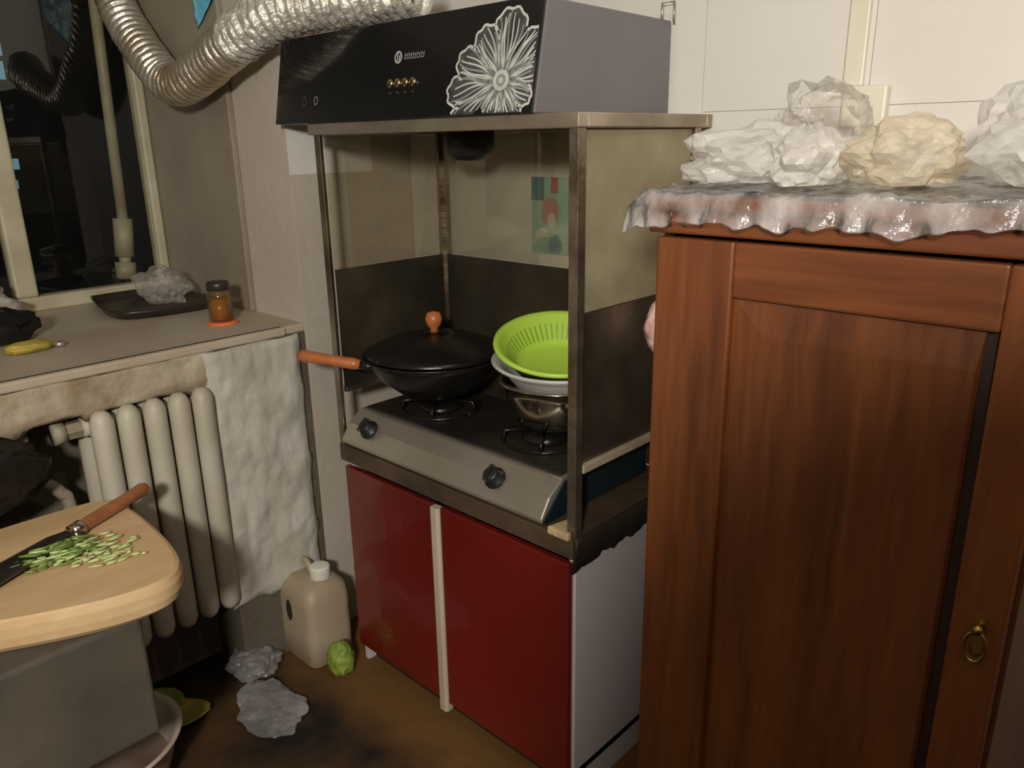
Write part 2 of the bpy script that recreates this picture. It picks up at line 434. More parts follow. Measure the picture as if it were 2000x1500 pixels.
rough_slab('plaster_patch', M['plaster'], -.735, -.452, .22, .985, .012, .011, 3.0, edge=.032)
b = MB(); b.box((-.16, SY0, .925), (-.004, -.71, .985)); b.build('niche_lintel', M['apron'], wl)
rough_slab('plaster_apron', M['apron'], SY0, -.70, .895, .985, .006, .010, 8.0, nx=120, nzv=14)

b = MB(); b.box((-.95, 0, 0), (RX, .1, RZ)); wb = struct(b.build('wall_back', M['wall_white']))
# white panels of the back wall with thin joints
b = MB()
for (x0, x1, z0, z1) in ((.001, .9993, .9, RZ), (1.0007, 1.3503, 1.5507, RZ), (1.3517, 2.2, 1.5507, RZ), (2.2014, RX, 1.5507, RZ), (1.0007, 1.60, .9, 1.5493), (1.6014, RX, .9, 1.5493)):
    b.box((x0, -.004, z0), (x1, .0, z1))
b.build('wall_panel', M['wall_white'], wb, bevel=.0006)
b = MB(); b.box((RX, RY, 0), (RX + .1, .1, RZ)); struct(b.build('wall_right', M['wall_dark']))
b = MB(); b.box((-.95, RY - .1, 0), (RX, RY, RZ)); struct(b.build('wall_front', M['wall_dark']))
b = MB(); b.prism([(1.83, 0), (1.85, .9), (1.90, 1.15), (1.936, 1.256), (1.97, 1.43), (2.0, 1.56), (2.06, 1.66), (2.16, 1.72), (3.2, 1.72), (3.2, 0)], 'y', -1.86, -1.76); struct(b.build('shade_blocker', M['wall_dark']))  # unseen blocker added to shade wardrobe and cabinet side, shaped like a person's shoulder

# window_1: deep recess with a painted frame, sill and lining
win = struct(empty('window_1', (-.82, -.6, SZ)))
b = MB(); b.box((-.86, SY0, .985), (-.0005, SY1 + .003, SZ)); b.box((-.02, SY0, .985), (.008, -.488, SZ)); struct(b.build('window_sill', M['sill'], win, bevel=.006))
b = MB(); b.box((-.84, SY1 - .018, SZ), (-.262, SY1, 2.35)); b.build('window_lining', M['lining'], win, bevel=.004)
FX0, FX1 = -.86, -.80
b = MB(); b.box((FX0, SY0, SZ), (FX1, SY1 - .018, SZ + .045)); b.build('bottom_rail', M['frame'], win, bevel=.006)
b = MB(); b.box((FX0, -.474, SZ + .045), (FX1, -.444, 2.35)); b.build('jamb', M['frame'], win, bevel=.006)
b = MB(); b.box((FX0, -.925, SZ + .045), (FX1, -.862, 2.35)); b.build('mullion', M['frame'], win, bevel=.008)
b = MB(); b.box((-.835, -.862, SZ + .045), (-.831, -.474, 2.35)); b.build('glass_pane', M['night_glass'], win)
b = MB(); b.box((-.835, SY0, SZ + .045), (-.831, -.925, 2.35)); b.build('glass_pane', M['night_glass'], win)
# pale pipe running down outside the pane, its lower length stepped
b = MB()
b.tube([(-.95, -.49, 2.3), (-.95, -.52, 1.26)], .018); b.tube([(-.95, -.521, 1.26), (-.95, -.533, 1.13)], .032)
b.tube([(-.95, -.533, 1.13), (-.95, -.534, 1.11)], .020); b.tube([(-.95, -.535, 1.11), (-.95, -.54, 1.055)], .034)
tag(b.build('drainpipe', M['pale_metal']), 'pale narrow pipe with a thicker foot standing behind the dark window pane', 'pipe')
# house opposite with faint lit windows
b = MB(); b.box((-7.4, -3, -3), (-7, 3, 4.2)); fh = b.build('house', M['far_wall'])
tag(fh, 'dark house across the yard with pale blue lit panes seen through the window', 'house')
for (y, z, hh) in ((.70, 2.56, .10), (.74, 2.33, .12), (.73, 2.12, .16), (.70, 1.30, .10), (.66, 1.12, .08)):
    b = MB(); b.box((-7.0, y + .09 - .06, z), (-6.98, y + .09 + .06, z + hh)); b.build('lit_window', M['far_window'], fh)

# ------------------------------------------------------------------ kitchen cabinet
cx0, cx1, cy0, cy1 = .20, 1.015, -.449, -.03
cab = thing('kitchen_cabinet', 'low kitchen cabinet with two red doors under the gas stove', 'cabinet', ((cx0 + cx1) / 2, -.24, 0))
b = MB()
b.box((cx1 - .018, cy0 + .004, 0), (cx1, cy1, .652)); b.box((cx0, cy0 + .004, 0), (cx0 + .018, cy1, .652))
b.box((cx0, cy0 + .02, .07), (cx1, cy1, .09)); b.box((cx0, cy1 - .012, 0), (cx1, cy1, .652)); b.box((cx0, cy0 + .02, .63), (cx1, cy1, .652))
b.build('carcass', M['white_board'], cab, bevel=.0015)
b = MB(); b.box((cx0 + .018, cy0 + .03, 0), (cx1 - .018, cy0 + .045, .07)); b.build('plinth', M['black_grime'], cab)
xm = .583
for x0, x1 in ((cx0 + .004, xm - .017), (xm + .017, cx1 - .006)):
    b = MB(); b.box((x0, cy0 - .014, .062), (x1, cy0 + .003, .640)); b.build('door', M['red'], cab, bevel=.003)
b = MB(); b.prism([(xm - .016, cy0 + .003), (xm - .016, cy0 - .016), (xm - .010, cy0 - .022), (xm + .010, cy0 - .022), (xm + .016, cy0 - .016), (xm + .016, cy0 + .003)], 'z', .035, .635)
tag(b.build('door_strip', M['strip'], cab, bevel=.002), 'pale beige strip between the red doors')
b = MB()
nseg = 30
b.box((cx0 - .012, cy0 - .016, .655), (cx1 + .006, cy1, .703))
wt = b.build('worktop', M['worktop'], cab, bevel=.003)
# greasy ragged edge on the right side
b = MB(); vs = []
for i in range(41):
    y = cy0 - .014 + (cy1 - cy0) * i / 40
    d = .03 + .022 * nz((y, 0, 0), 18, 4) + .012 * nz((y, 0, 0), 50, 9)
    for (x, z) in ((cx1 + .007, .704), (cx1 + .014, .70), (cx1 + .012, .672), (cx1 + .003, .655 - d)):
        vs.append((x, y, z))
b.faces(vs, [(i * 4 + k, i * 4 + k + 1, i * 4 + 4 + k + 1, i * 4 + 4 + k) for i in range(40) for k in range(3)], None, True)
tag(b.build('worktop_edge', M['black_grime'], cab, solid=.004), 'black greasy drips along the worktop edge')
b = MB(); b.prism([(.962, -.478), (1.020, -.478), (1.020, -.465), (1.0015, -.4635), (1.001, -.405), (.975, -.415)], 'z', .7032, .722)
tag(b.build('chipped_corner', M['chipped'], cab, bevel=.004), 'pale chipped corner of the worktop')

# ------------------------------------------------------------------ stand with glass panes
px0, px1, py0, py1 = .20, 1.015, -.451, -.055
st = thing('stove_stand', 'tall metal stand with glass panes round the gas stove, carrying the range hood', 'stand', (.6, -.25, .70))
t = .011
for n_, (x, y) in enumerate(((px0, py0), (px1, py0), (px0, py1), (px1, py1))):
    sx = 1 if x == px0 else -1; sy = 1 if y == py0 else -1
    b = MB()   # angle iron: two thin flanges
    b.prism([(x - sx * t, y - sy * t), (x + sx * t, y - sy * t), (x + sx * t, y - sy * t * .6), (x - sx * t * .6, y - sy * t * .6), (x - sx * t * .6, y + sy * t), (x - sx * t, y + sy * t)], 'z', .7035, 1.52)
    b.build('post', M['post'], st, bevel=.001)
for (a, c_) in (((px0 - .03, py0 - .016, 1.518), (px1 + .016, py0 + .012, 1.545)), ((px1 - .012, py0 + .0125, 1.518), (px1 + .016, -.0305, 1.545)), ((px0 - .03, py0 + .0125, 1.518), (px0 - .006, -.0305, 1.545)), ((px0 - .03, -.03, 1.518), (px1 + .016, -.008, 1.545))):
    b = MB(); b.box(a, c_); b.build('beam', M['shelf'], st, bevel=.003)
b = MB(); b.box((px0 - .006, py0 + .0125, 1.5405), (px1 - .012, -.0305, 1.5445)); b.build('top_plate', M['shelf'], st)
for nm, (a, c_), mm in (
        ('glass_pane', ((px0 - .002, py0 + .012, 1.185), (px0 + .002, py1 - .012, 1.515)), 'glass'),
        ('glass_pane', ((px0 + .012, py1 - .002, 1.185), (px1 - .012, py1 + .002, 1.515)), 'glass'),
        ('glass_pane', ((px1 - .002, py0 + .012, 1.178), (px1 + .002, py1 - .012, 1.515)), 'glass_greasy'),
        ('steel_panel', ((px0 - .002, py0 + .012, .86), (px0 + .002, py1 - .012, 1.183)), 'sooty'),
        ('steel_panel', ((px0 + .012, py1 - .002, .72), (px1 - .012, py1 + .002, 1.183)), 'sooty'),
        ('steel_panel', ((px1 - .003, py0 + .012, .86), (px1 + .003, py1 - .012, 1.176)), 'greasy_side')):
    b = MB(); b.box(a, c_); b.build(nm, M[mm], st)
b = MB(); b.box((px1 - .006, py0 + .012, .846), (px1 + .014, py1 - .012, .864)); b.build('side_rail', M['worn_rail_highlight'], st, bevel=.002)
b = MB(); b.box((px0 - .008, py0 + .012, .848), (px0 + .006, py1 - .012, .862)); b.build('side_rail', M['post'], st, bevel=.002)

# ------------------------------------------------------------------ gas stove
gx0, gx1 = .216, .948
gs = thing('gas_stove', 'two burner gas stove with steel front on the red cabinet', 'stove', (.58, -.27, .703))
b = MB()
prof = [(-.474, .716), (-.474, .726), (-.447, .768), (-.436, .776), (-.405, .797), (-.10, .797), (-.10, .716)]
b.prism(prof, 'x', gx0, gx1 - .004); b.build('body', M['steel'], gs, bevel=.004)
b = MB(); b.prism([(-.470, .7165), (-.470, .724), (-.400, .794), (-.10, .794), (-.10, .7165)], 'x', gx1 - .0035, gx1 + .001); tag(b.build('side_cheek', M['stove_side'], gs), 'dark teal side cheek')
b = MB(); b.box((gx0 + .012, -.395, .797), (gx1 - .02, -.105, .803)); b.build('cooktop', M['cooktop'], gs, bevel=.003)
for x, y in ((.40, -.27), (.765, -.255)):
    b = MB(); b.lathe([(.0, .803), (.055, .803), (.06, .812), (.05, .822), (.03, .826), (0, .826)], (x, y, 0), 28); bn = b.build('burner', M['iron'], gs)
    b = MB()
    for k in range(5):
        a = 2 * PI * k / 5 + .3
        b.tube([(x + .105 * math.cos(a), y + .105 * math.sin(a), .806), (x + .10 * math.cos(a), y + .10 * math.sin(a), .832), (x + .045 * math.cos(a), y + .045 * math.sin(a), .832)], .0045, 8)
    b.tube([(x + .105 * math.cos(2 * PI * k / 28), y + .105 * math.sin(2 * PI * k / 28), .807) for k in range(29)], .004, 8)
    b.build('pan_support', M['iron'], bn)
kn = Vector((0, -.70, .714)).normalized()
for x in (.315, .785):
    b = MB(); q = kn.to_track_quat('Z', 'Y').to_matrix()
    b.lathe([(.0, 0), (.026, 0), (.026, .006), (.021, .008), (.019, .026), (.016, .029), (0, .029)], (x, -.450, .7675), 28, mtx=q)
    b.faces([Vector((x, -.450, .7675)) + q @ Vector(v) for v in ((-.004, -.02, .029), (.004, -.02, .029), (.004, .02, .029), (-.004, .02, .029), (-.004, -.02, .036), (.004, -.02, .036), (.004, .02, .036), (-.004, .02, .036))], [(0, 1, 5, 4), (1, 2, 6, 5), (2, 3, 7, 6), (3, 0, 4, 7), (4, 5, 6, 7)])
    b.build('knob', M['knob'], gs)
b = MB()
for x in (gx0 + .05, gx1 - .05):
    for y in (-.42, -.14):
        b = MB(); b.lathe([(0, .7035), (.015, .7035), (.015, .7165), (0, .7165)], (x, y, 0), 16); b.build('foot', M['knob'], gs)

# ------------------------------------------------------------------ range hood
HX0, HX1, HZ0, HZ1 = .035, .925, 1.5455, 1.745
hd = thing('range_hood', 'black fronted range hood with a white flower on top of the stove stand', 'range hood', (.48, -.25, HZ0))
HB0, HB1 = -.472, -.432    # front edge bottom and top
def hf(x, z, off=0.0):
    """a point on the leaning front panel"""
    k = (z - HZ0 - .001) / (HZ1 - HZ0 + .003); y = HB0 - .001 + (HB1 - HB0) * k
    n = Vector((0, -(HZ1 - HZ0 + .003), (HB1 - HB0))).normalized()
    return Vector((x, y, z)) + n * off
b = MB()
b.prism([(HB0 + .006, HZ0), (HB1 + .006, HZ1), (-.02, HZ1 - .006), (-.02, HZ0)], 'x', HX0 + .004, HX1); b.build('body', M['hood_body'], hd, bevel=.003)
b = MB(); b.prism([(HB0 - .001, HZ0 + .001), (HB0 + .0055, HZ0 + .001), (HB1 + .0055, HZ1 + .004), (HB1 - .001, HZ1 + .004)], 'x', HX0, HX1 - .002); b.build('front_panel', M['hood_glass'], hd, bevel=.0015)
def strip_on_front(b, pts, wd, off, m):
    """ribbon along (x,z) points lying on the hood front; clipped to the panel"""
    pts = [p for p in pts if HX0 + .004 < p[0] < HX1 - .004 and HZ0 + .003 < p[1] < HZ1]
    if len(pts) < 2: return
    vs = []
    for i, p in enumerate(pts):
        a, c_ = pts[max(i - 1, 0)], pts[min(i + 1, len(pts) - 1)]
        tx, tz = c_[0] - a[0], c_[1] - a[1]; l = math.hypot(tx, tz) or 1
        ww = wd[i] if isinstance(wd, list) and i < len(wd) else (wd if not isinstance(wd, list) else wd[-1])
        nx_, nz_ = -tz / l * ww / 2, tx / l * ww / 2
        vs += [hf(p[0] + nx_, p[1] + nz_, off), hf(p[0] - nx_, p[1] - nz_, off)]
    b.faces(vs, [(2 * i, 2 * i + 1, 2 * i + 3, 2 * i + 2) for i in range(len(pts) - 1)], m)
fcx, fcz = .838, 1.607
petals = [(-14, 34, .112), (22, 58, .122), (62, 106, .130), (103, 142, .118), (140, 176, .128), (172, 204, .142), (202, 238, .156), (236, 276, .095), (276, 318, .09), (316, 350, .085)]
b = MB()
for (a0, a1, R_) in petals:
    am = (a0 + a1) / 2; half = (a1 - a0) / 2
    def env(a): return R_ * (.80 + .20 * math.cos((a - am) / half * PI / 2) ** .6 if abs(a - am) < half else .80)
    def pt(a, r, tw=0.0): 
        rad = math.radians(a + tw); return (fcx + r * math.cos(rad) * 1.05, fcz + r * math.sin(rad) * .98)
    # hazy fill of the petal
    fill = []
    for k in range(9):
        a = a0 + (a1 - a0) * k / 8; fill.append(a)
    for k in range(8):
        q = []
        for (a, r) in ((fill[k], .03), (fill[k], env(fill[k])), (fill[k + 1], env(fill[k + 1])), (fill[k + 1], .03)):
            x, z = pt(a, r); x = min(max(x, HX0 + .004), HX1 - .004); z = min(max(z, HZ0 + .003), HZ1)
            q.append(hf(x, z, .0011))
        b.faces(q, [(0, 1, 2, 3)], M['decal_haze'])
    strip_on_front(b, [pt(a0 + (a1 - a0) * k / 16, env(a0 + (a1 - a0) * k / 16) * (1 + .02 * math.sin(k * 1.3))) for k in range(17)], .0052, .0018, M['decal'])
    nv = max(4, int((a1 - a0) / 5.0))
    for k in range(nv + 1):
        a = a0 + (a1 - a0) * k / nv; R2 = env(a) * (1.0 if k in (0, nv) else random.uniform(.86, .99))
        bend = (a - am) * .22
        pts = [pt(a, .014 + (R2 - .014) * i / 10, -bend * (1 - i / 10) ** 1.5 + 3 * math.sin(i * .5 + k)) for i in range(11)]
        strip_on_front(b, pts, [.0050 - .0024 * i / 10 for i in range(11)], .0016, M['decal'] if k % 3 != 1 else M['decal_grey'])
for (r, m_) in ((.019, M['decal']), (.011, M['decal_grey']), (.006, M['decal'])):
    pts = [hf(fcx + r * 1.1 * math.cos(2 * PI * k / 24), fcz + r * math.sin(2 * PI * k / 24), .0020 + (.03 - r) * .02) for k in range(24)]
    b.faces(pts, [tuple(range(24))], m_)
tag(b.build('flower_print', None, hd), 'white line drawing of a flower')
# maker's mark: small round sign and a row of blurred strokes
b = MB()
mx, mz = .520, 1.672
for k in range(14):
    strip_on_front(b, [(mx + .011 * math.cos(2 * PI * j / 14), mz + .011 * math.sin(2 * PI * j / 14)) for j in (k, k + 1)], .004, .0014, M['decal'])
strip_on_front(b, [(mx - .003, mz - .008), (mx - .002, mz + .008)], .0035, .0014, M['decal']); strip_on_front(b, [(mx + .004, mz - .008), (mx + .005, mz + .004)], .0035, .0014, M['decal'])
x = mx + .022
for k in range(5):
    for (dx, dz, ex, ez) in ((0, -.006, .001, .007), (0, .002, .010, .003), (.008, -.006, .009, .006), (.002, -.005, .008, -.004)):
        strip_on_front(b, [(x + dx, mz + dz), (x + ex, mz + ez)], .0022, .0014, M['decal_grey'])
    x += .0135
tag(b.build('logo', None, hd), 'small pale logo and lettering')
for k in range(4):
    x = .502 + k * .0255; z = 1.619
    p = hf(x, z, 0); n = (hf(x, z, 1) - p); q = n.to_track_quat('Z', 'Y').to_matrix()
    b = MB(); b.lathe([(0, -.001), (.0095, -.001), (.0095, .004), (.008, .0065), (.005, .0072), (0, .0075)], p, 24, mtx=q)
    b.build('button', M['gold'], hd)
for k in range(4):
    b = MB(); strip_on_front(b, [(.497 + k * .0255, 1.600), (.507 + k * .0255, 1.600)], .003, .0012, M['decal_haze']); b.build('button_mark', None, hd)
for (x, z, r) in ((.215, 1.597, .009), (.165, 1.597, .010), (.09, 1.575, .007)):
    b = MB()
    for k in range(12): strip_on_front(b, [(x + r * .8 * math.cos(2 * PI * j / 12), z + r * math.sin(2 * PI * j / 12)) for j in (k, k + 1)], .003, .0012, M['decal_grey'] if r == .009 else M['decal_haze'])
    b.build('panel_mark', None, hd)
b = MB(); b.lathe([(0, 1.452), (.035, 1.455), (.056, 1.470), (.062, 1.492), (.062, 1.540), (0, 1.540)], (.50, -.23, 0), 32); tag(b.build('oil_cup', M['knob'], hd), 'dark round cup below the hood')
b = MB(); b.tube([(.905, -.028, 1.738), (.905, -.028, 1.775), (.935, -.028, 1.775), (.935, -.028, 1.735)], .003, 8); b.build('hook', M['steel'], hd)

# exhaust duct: ribbed aluminium hose from hood to window
path = catmull([(.50, -.36, 1.818), (.36, -.41, 1.815), (.22, -.455, 1.813), (.08, -.505, 1.786), (-.08, -.520, 1.737), (-.24, -.520, 1.690), (-.37, -.520, 1.664), (-.46, -.520, 1.682), (-.55, -.520, 1.742), (-.66, -.515, 1.825), (-.73, -.515, 1.90), (-.765, -.515, 1.97)], 26)
def ribbed(pts, r, amp, seed, rough_amp=0.0):
    b = MB(); n = 36; verts = []; faces = []; up = None; s = 0; last = None
    for i, p in enumerate(pts):
        tt = (pts[min(i + 1, len(pts) - 1)] - pts[max(i - 1, 0)]).normalized()
        if up is None: up = Vector((0, 0, 1))
        sd = tt.cross(up).normalized(); up = sd.cross(tt).normalized()
        if last is not None: s += (p - last).length
        last = p
        for k in range(n):
            a = 2 * PI * k / n
            rb = abs(math.sin((s / .026 + .02 * k / n) * PI))
            rr = r + amp * rb ** .7 + rough_amp * (nz((math.cos(a), math.sin(a), s * 9), 2.2, seed) + .6 * nz((math.cos(a), math.sin(a), s * 24), 4, seed))
            verts.append(p + (sd * math.cos(a) + up * math.sin(a)) * rr)
    for i in range(len(pts) - 1):
        for k in range(n): faces.append((i * n + k, i * n + (k + 1) % n, (i + 1) * n + (k + 1) % n, (i + 1) * n + k))
    b.faces(verts, faces, None, True); return b
duct = thing('exhaust_duct', 'ribbed aluminium exhaust hose sagging from the range hood to the window', 'duct', (.2, -.43, 1.745))
fine = []
for i in range(len(path) - 1):
    for k in range(3): fine.append(path[i].lerp(path[i + 1], k / 3))
cut = int(len(fine) * .34)
ribbed(fine[cut:], .050, .009, 2, .002).build('hose', M['foil'], duct)
tag(ribbed(fine[:cut + 3], .053, .010, 5, .006).build('taped_hose', M['tape'], duct), 'brighter crumpled length wrapped in foil tape')

# ------------------------------------------------------------------ things on the stove
wc = Vector((.392, -.275, .8405))
wk = thing('wok', 'black lidded wok with orange wooden handle and knob on the left burner', 'wok', wc)
b = MB()
b.lathe([(.0, .0), (.05, .001), (.10, .022), (.145, .060), (.18, .105), (.192, .122), (.194, .120), (.184, .102), (.148, .057), (.10, .019), (.05, -.002), (0, -.003)], wc, 56)
b.build('pan', M['iron'], wk)
h0 = Vector((.345, -.458, .952)); h1 = Vector((.328, -.474, .957)); h2 = Vector((.188, -.565, .977))
b = MB(); b.tube([h0 + Vector((.012, .02, -.006)), h0, h1], [.012, .011, .012], 14); b.build('ferrule', M['iron'], wk)
b = MB(); b.tube([h1, h1.lerp(h2, .1), h1.lerp(h2, .5), h1.lerp(h2, .92), h2], [.012, .0155, .014, .0165, .010], 18); b.build('handle', M['handle_wood'], wk)
b = MB(); b.lathe([(.186, .1235), (.188, .127), (.17, .137), (.12, .157), (.06, .171), (.0, .176), (0, .173), (.06, .168), (.12, .154), (.17, .134)], wc, 56); ld = b.build('lid', M['iron'], wk)
b = MB(); b.lathe([(.0, .175), (.012, .176), (.010, .186), (.019, .196), (.023, .212), (.017, .228), (0, .232)], wc, 24); b.build('knob', M['handle_wood'], ld)

pc = Vector((.772, -.215, .8385))
pt_ = thing('steel_pot', 'shiny steel pot on the right burner', 'pot', pc)
b = MB(); b.lathe([(0, 0), (.085, .0), (.105, .012), (.122, .045), (.130, .085), (.134, .108), (.150, .112), (.150, .115), (.131, .113), (.126, .085), (.118, .047), (.1, .016), (0, .004)], pc, 56); b.build('pan', M['steel_pot'], pt_)
b = MB()
hh = Vector((-.6, -.8, 0))
b.tube([pc + Vector((.10, -.085, .095)), pc + Vector((.13, -.125, .098)), pc + Vector((.145, -.105, .098)), pc + Vector((.118, -.068, .095))], .005, 10); b.build('handle', M['steel_pot'], pt_)
bw = thing('plastic_bowl', 'pale grey bowl sitting in the steel pot below the green colander', 'bowl', pc + Vector((0, 0, .115)))
tilt = Matrix.Rotation(math.radians(4), 3, Vector((.723, .69, 0)))
b = MB(); b.lathe([(0, -.055), (.075, -.05), (.11, -.012), (.132, .018), (.146, .028), (.160, .038), (.162, .042), (.158, .046), (.140, .036), (.125, .022), (.10, -.01), (.07, -.044), (0, -.05)], pc + Vector((0, 0, .118)), 56, mtx=tilt); b.build('bowl', M['greyplastic'], bw)
cl = thing('colander', 'bright green plastic colander tilted on the grey bowl', 'colander', pc + Vector((0, 0, .17)))
tq = Matrix.Rotation(math.radians(15), 3, Vector((.723, .69, 0)))
cc = pc + Vector((.012, -.01, .208))
b = MB()
b.lathe([(0, -.072), (.085, -.070), (.098, -.062), (.140, -.006), (.148, .0), (.156, .0), (.158, -.006), (.152, -.012), (.145, -.012), (.104, -.068), (.09, -.076), (0, -.078)], cc, 72, mtx=tq)
b.build('basket', M['green'], cl)
b = MB()
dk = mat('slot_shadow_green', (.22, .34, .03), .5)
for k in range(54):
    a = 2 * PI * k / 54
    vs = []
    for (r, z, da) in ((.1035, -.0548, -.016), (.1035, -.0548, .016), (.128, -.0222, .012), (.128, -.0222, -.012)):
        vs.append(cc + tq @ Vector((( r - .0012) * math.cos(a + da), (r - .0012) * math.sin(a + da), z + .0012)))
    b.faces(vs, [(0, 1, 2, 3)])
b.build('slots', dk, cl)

# ------------------------------------------------------------------ wall things
po = thing('poster', 'small teal and pink printed sheet on the back wall seen through the stand', 'poster', (.64, -.006, 1.3))
b = MB()
X0, X1, Z0, Z1, Y = .500, .800, 1.205, 1.405, -.0055
def quad(x0, z0, x1, z1, m, off): 
    w_, h_ = X1 - X0, Z1 - Z0
    b.faces([(X0 + x0 * w_, Y - off, Z0 + z0 * h_), (X0 + x1 * w_, Y - off, Z0 + z0 * h_), (X0 + x1 * w_, Y - off, Z0 + z1 * h_), (X0 + x0 * w_, Y - off, Z0 + z1 * h_)], [(0, 1, 2, 3)], m)
def blob(x, z, rx, rz, m, off, n=24, seed=1):
    w_, h_ = X1 - X0, Z1 - Z0; vs = []
    for k in range(n):
        a = 2 * PI * k / n; r = 1 + .25 * nz((math.cos(a), math.sin(a), 0), 1.5, seed)
        vs.append((X0 + min(max(x + rx * r * math.cos(a), 0), 1) * w_, Y - off, Z0 + min(max(z + rz * r * math.sin(a), 0), 1) * h_))
    b.faces(vs, [tuple(range(n))], m)
b.box((X0, Y, Z0), (X1, Y + .0012, Z1), M['p_teal'])
quad(.42, .0, 1, 1, M['p_pink'], .0004)
quad(.0, .70, .15, 1, M['p_deep'], .0006); quad(.23, .80, .31, 1, M['p_red'], .0006)
blob(.22, .56, .105, .20, M['p_pink'], .0010, seed=3); blob(.24, .45, .05, .10, M['p_pale'], .0014, seed=5); blob(.13, .20, .10, .14, M['p_pale'], .0008, seed=2); blob(.16, .13, .10, .10, M['p_green'], .0010, seed=8); blob(.28, .12, .07, .14, M['p_blue'], .0012, seed=9)
b.build('print', None, po)
# bright light falling on the left wall, put in as a pale rectangle
b = MB(); b.box((.0, -.424, 1.418), (.002, -.15, 1.62)); b.build('lit_patch', M['wall_white'], wl)

b = MB(); b.box((1.306, -.018, 1.585), (1.343, -.0045, RZ - .005)); tag(b.build('cable_trunking', M['ivory'], bevel=.003), 'pale yellow cable trunking running up the white wall', 'trunking')
sb = thing('switch_box', 'yellowed square wall box at the foot of the cable trunking', 'switch', (1.354, -.005, 1.55))
b = MB(); b.box((1.312, -.030, 1.512), (1.394, -.0045, 1.585)); b.build('box', M['ivory'], sb, bevel=.005)
b = MB(); b.lathe([(0, 0), (.004, 0), (.004, .002), (0, .002)], (1.352, -.0325, 1.565), 12, mtx=Matrix.Rotation(-PI / 2, 3, 'X')); b.build('screw', M['dark_hole'], sb)
b = MB(); b.box((1.340, -.024, 1.498), (1.376, -.0045, 1.512)); b.build('lower_trunking', M['ivory'], sb)
b = MB(); b.box((1.335, -.04, 1.466), (1.402, -.0045, 1.497)); tag(b.build('cable_socket', M['ivory_pale'], bevel=.010, seg=4), 'rounded white plastic socket just below the yellowed wall box', 'socket')

# ------------------------------------------------------------------ wardrobe
wx0, wx1, wy, wz = 1.285, 1.812, -.60, 1.420
wd = thing('wardrobe', 'reddish brown wooden wardrobe beside the stove stand', 'wardrobe', (1.55, -.31, 0))
b = MB(); b.box((wx0, wy + .022, .0), (wx0 + .02, -.02, wz - .03)); b.box((wx1 - .02, wy + .022, 0), (wx1, -.02, wz - .03)); b.box((wx0, -.04, 0), (wx1, -.02, wz - .03)); b.box((wx0, wy + .022, .05), (wx1, -.02, .08))
b.build('carcass', M['wardrobe'], wd, bevel=.002)
b = MB(); b.prism([(wy - .014, wz + .0), (wy - .014, wz - .018), (wy - .006, wz - .026), (wy - .006, wz - .054), (-.015, wz - .054), (-.015, wz)], 'x', wx0 - .010, wx1 + .01); b.build('cornice', M['wardrobe_h'], wd, bevel=.004)
dr = MB()
dz0, dz1 = .07, wz - .060
dr.box((wx0 + .002, wy, dz0), (wx0 + .128, wy + .02, dz1)); dr.box((wx1 - .066, wy, dz0), (wx1 - .006, wy + .02, dz1))
dr = dr.build('door', M['wardrobe'], wd, bevel=.004)
b = MB(); b.box((wx0 + .128, wy, dz1 - .078), (wx1 - .066, wy + .02, dz1)); b.build('rail', M['wardrobe_h'], dr, bevel=.004)
b = MB(); b.box((wx0 + .128, wy, dz0), (wx1 - .066, wy + .02, dz0 + .09)); b.build('rail', M['wardrobe_h'], dr, bevel=.004)
b = MB()
a0, a1, c0, c1 = wx0 + .128, wx1 - .066, dz0 + .09, dz1 - .078
b.box((a1 - .016, wy + .014, c0), (a1, wy + .019, c1), M['wardrobe_dark'])
a1 -= .015
b.faces([(a0, wy + .012, c0), (a1, wy + .012, c0), (a1, wy + .012, c1), (a0, wy + .012, c1), (a0 + .05, wy + .006, c0 + .05), (a1 - .004, wy + .006, c0 + .05), (a1 - .004, wy + .006, c1 - .05), (a0 + .05, wy + .006, c1 - .05)], [(4, 5, 6, 7), (0, 1, 5, 4), (1, 2, 6, 5), (2, 3, 7, 6), (3, 0, 4, 7)], M['wardrobe'])
b.build('panel', None, dr)
b = MB(); b.box((1.772, wy - .003, .86), (1.786, wy, .93)); b.lathe([(0, 0), (.006, 0), (.006, .012), (0, .013)], (1.779, wy - .003, .915), 12, mtx=Matrix.Rotation(PI / 2, 3, 'X'))
b.tube([(1.779 + .012 * math.sin(2 * PI * k / 20), wy - .012, .892 + .021 * math.cos(2 * PI * k / 20)) for k in range(21)], .0025, 8)
tag(b.build('handle', M['brass'], dr), 'tarnished brass pull')

# plastic things heaped on the wardrobe
b = MB(); nx_, ny_ = 150, 64; vs = []; nt_ = 46
edge = wy - .0165
for j in range(ny_ + 1):
    for i in range(nx_ + 1):
        u = i / nx_
        x = wx0 - .040 + (wx1 - wx0 + .080) * u
        if j <= nt_:                       # lying on the top
            y = -.03 + (edge + .03) * j / nt_
            h = wz + .003 + .012 * abs(nz((x, y, 0), 13, 2)) + .007 * abs(nz((x, y, 0), 37, 5))
        else:                              # skirt hanging over the front
            f = (j - nt_) / (ny_ - nt_)
            L_ = (.036 + .013 * nz((x, 0, 0), 11, 4) + .010 * nz((x, 0, 0), 34, 8)) * (1 - .85 * max(0, (u - .62) / .38))
            d = L_ * f
            y = edge - .003 - .010 * f * (1 + nz((x, 0, d * .4), 55, 1)) - .012 * f * f * abs(nz((x, 0, 0), 20, 6)) 
            h = wz + .006 * (1 - f) - d + .003 * nz((x, y, d), 60, 7)
        if x < wx0 - .012: h -= (wx0 - .012 - x) * .9
        vs.append((x, y, h))
b.faces(vs, [(j * (nx_ + 1) + i, j * (nx_ + 1) + i + 1, (j + 1) * (nx_ + 1) + i + 1, (j + 1) * (nx_ + 1) + i) for j in range(ny_) for i in range(nx_)], None, True)
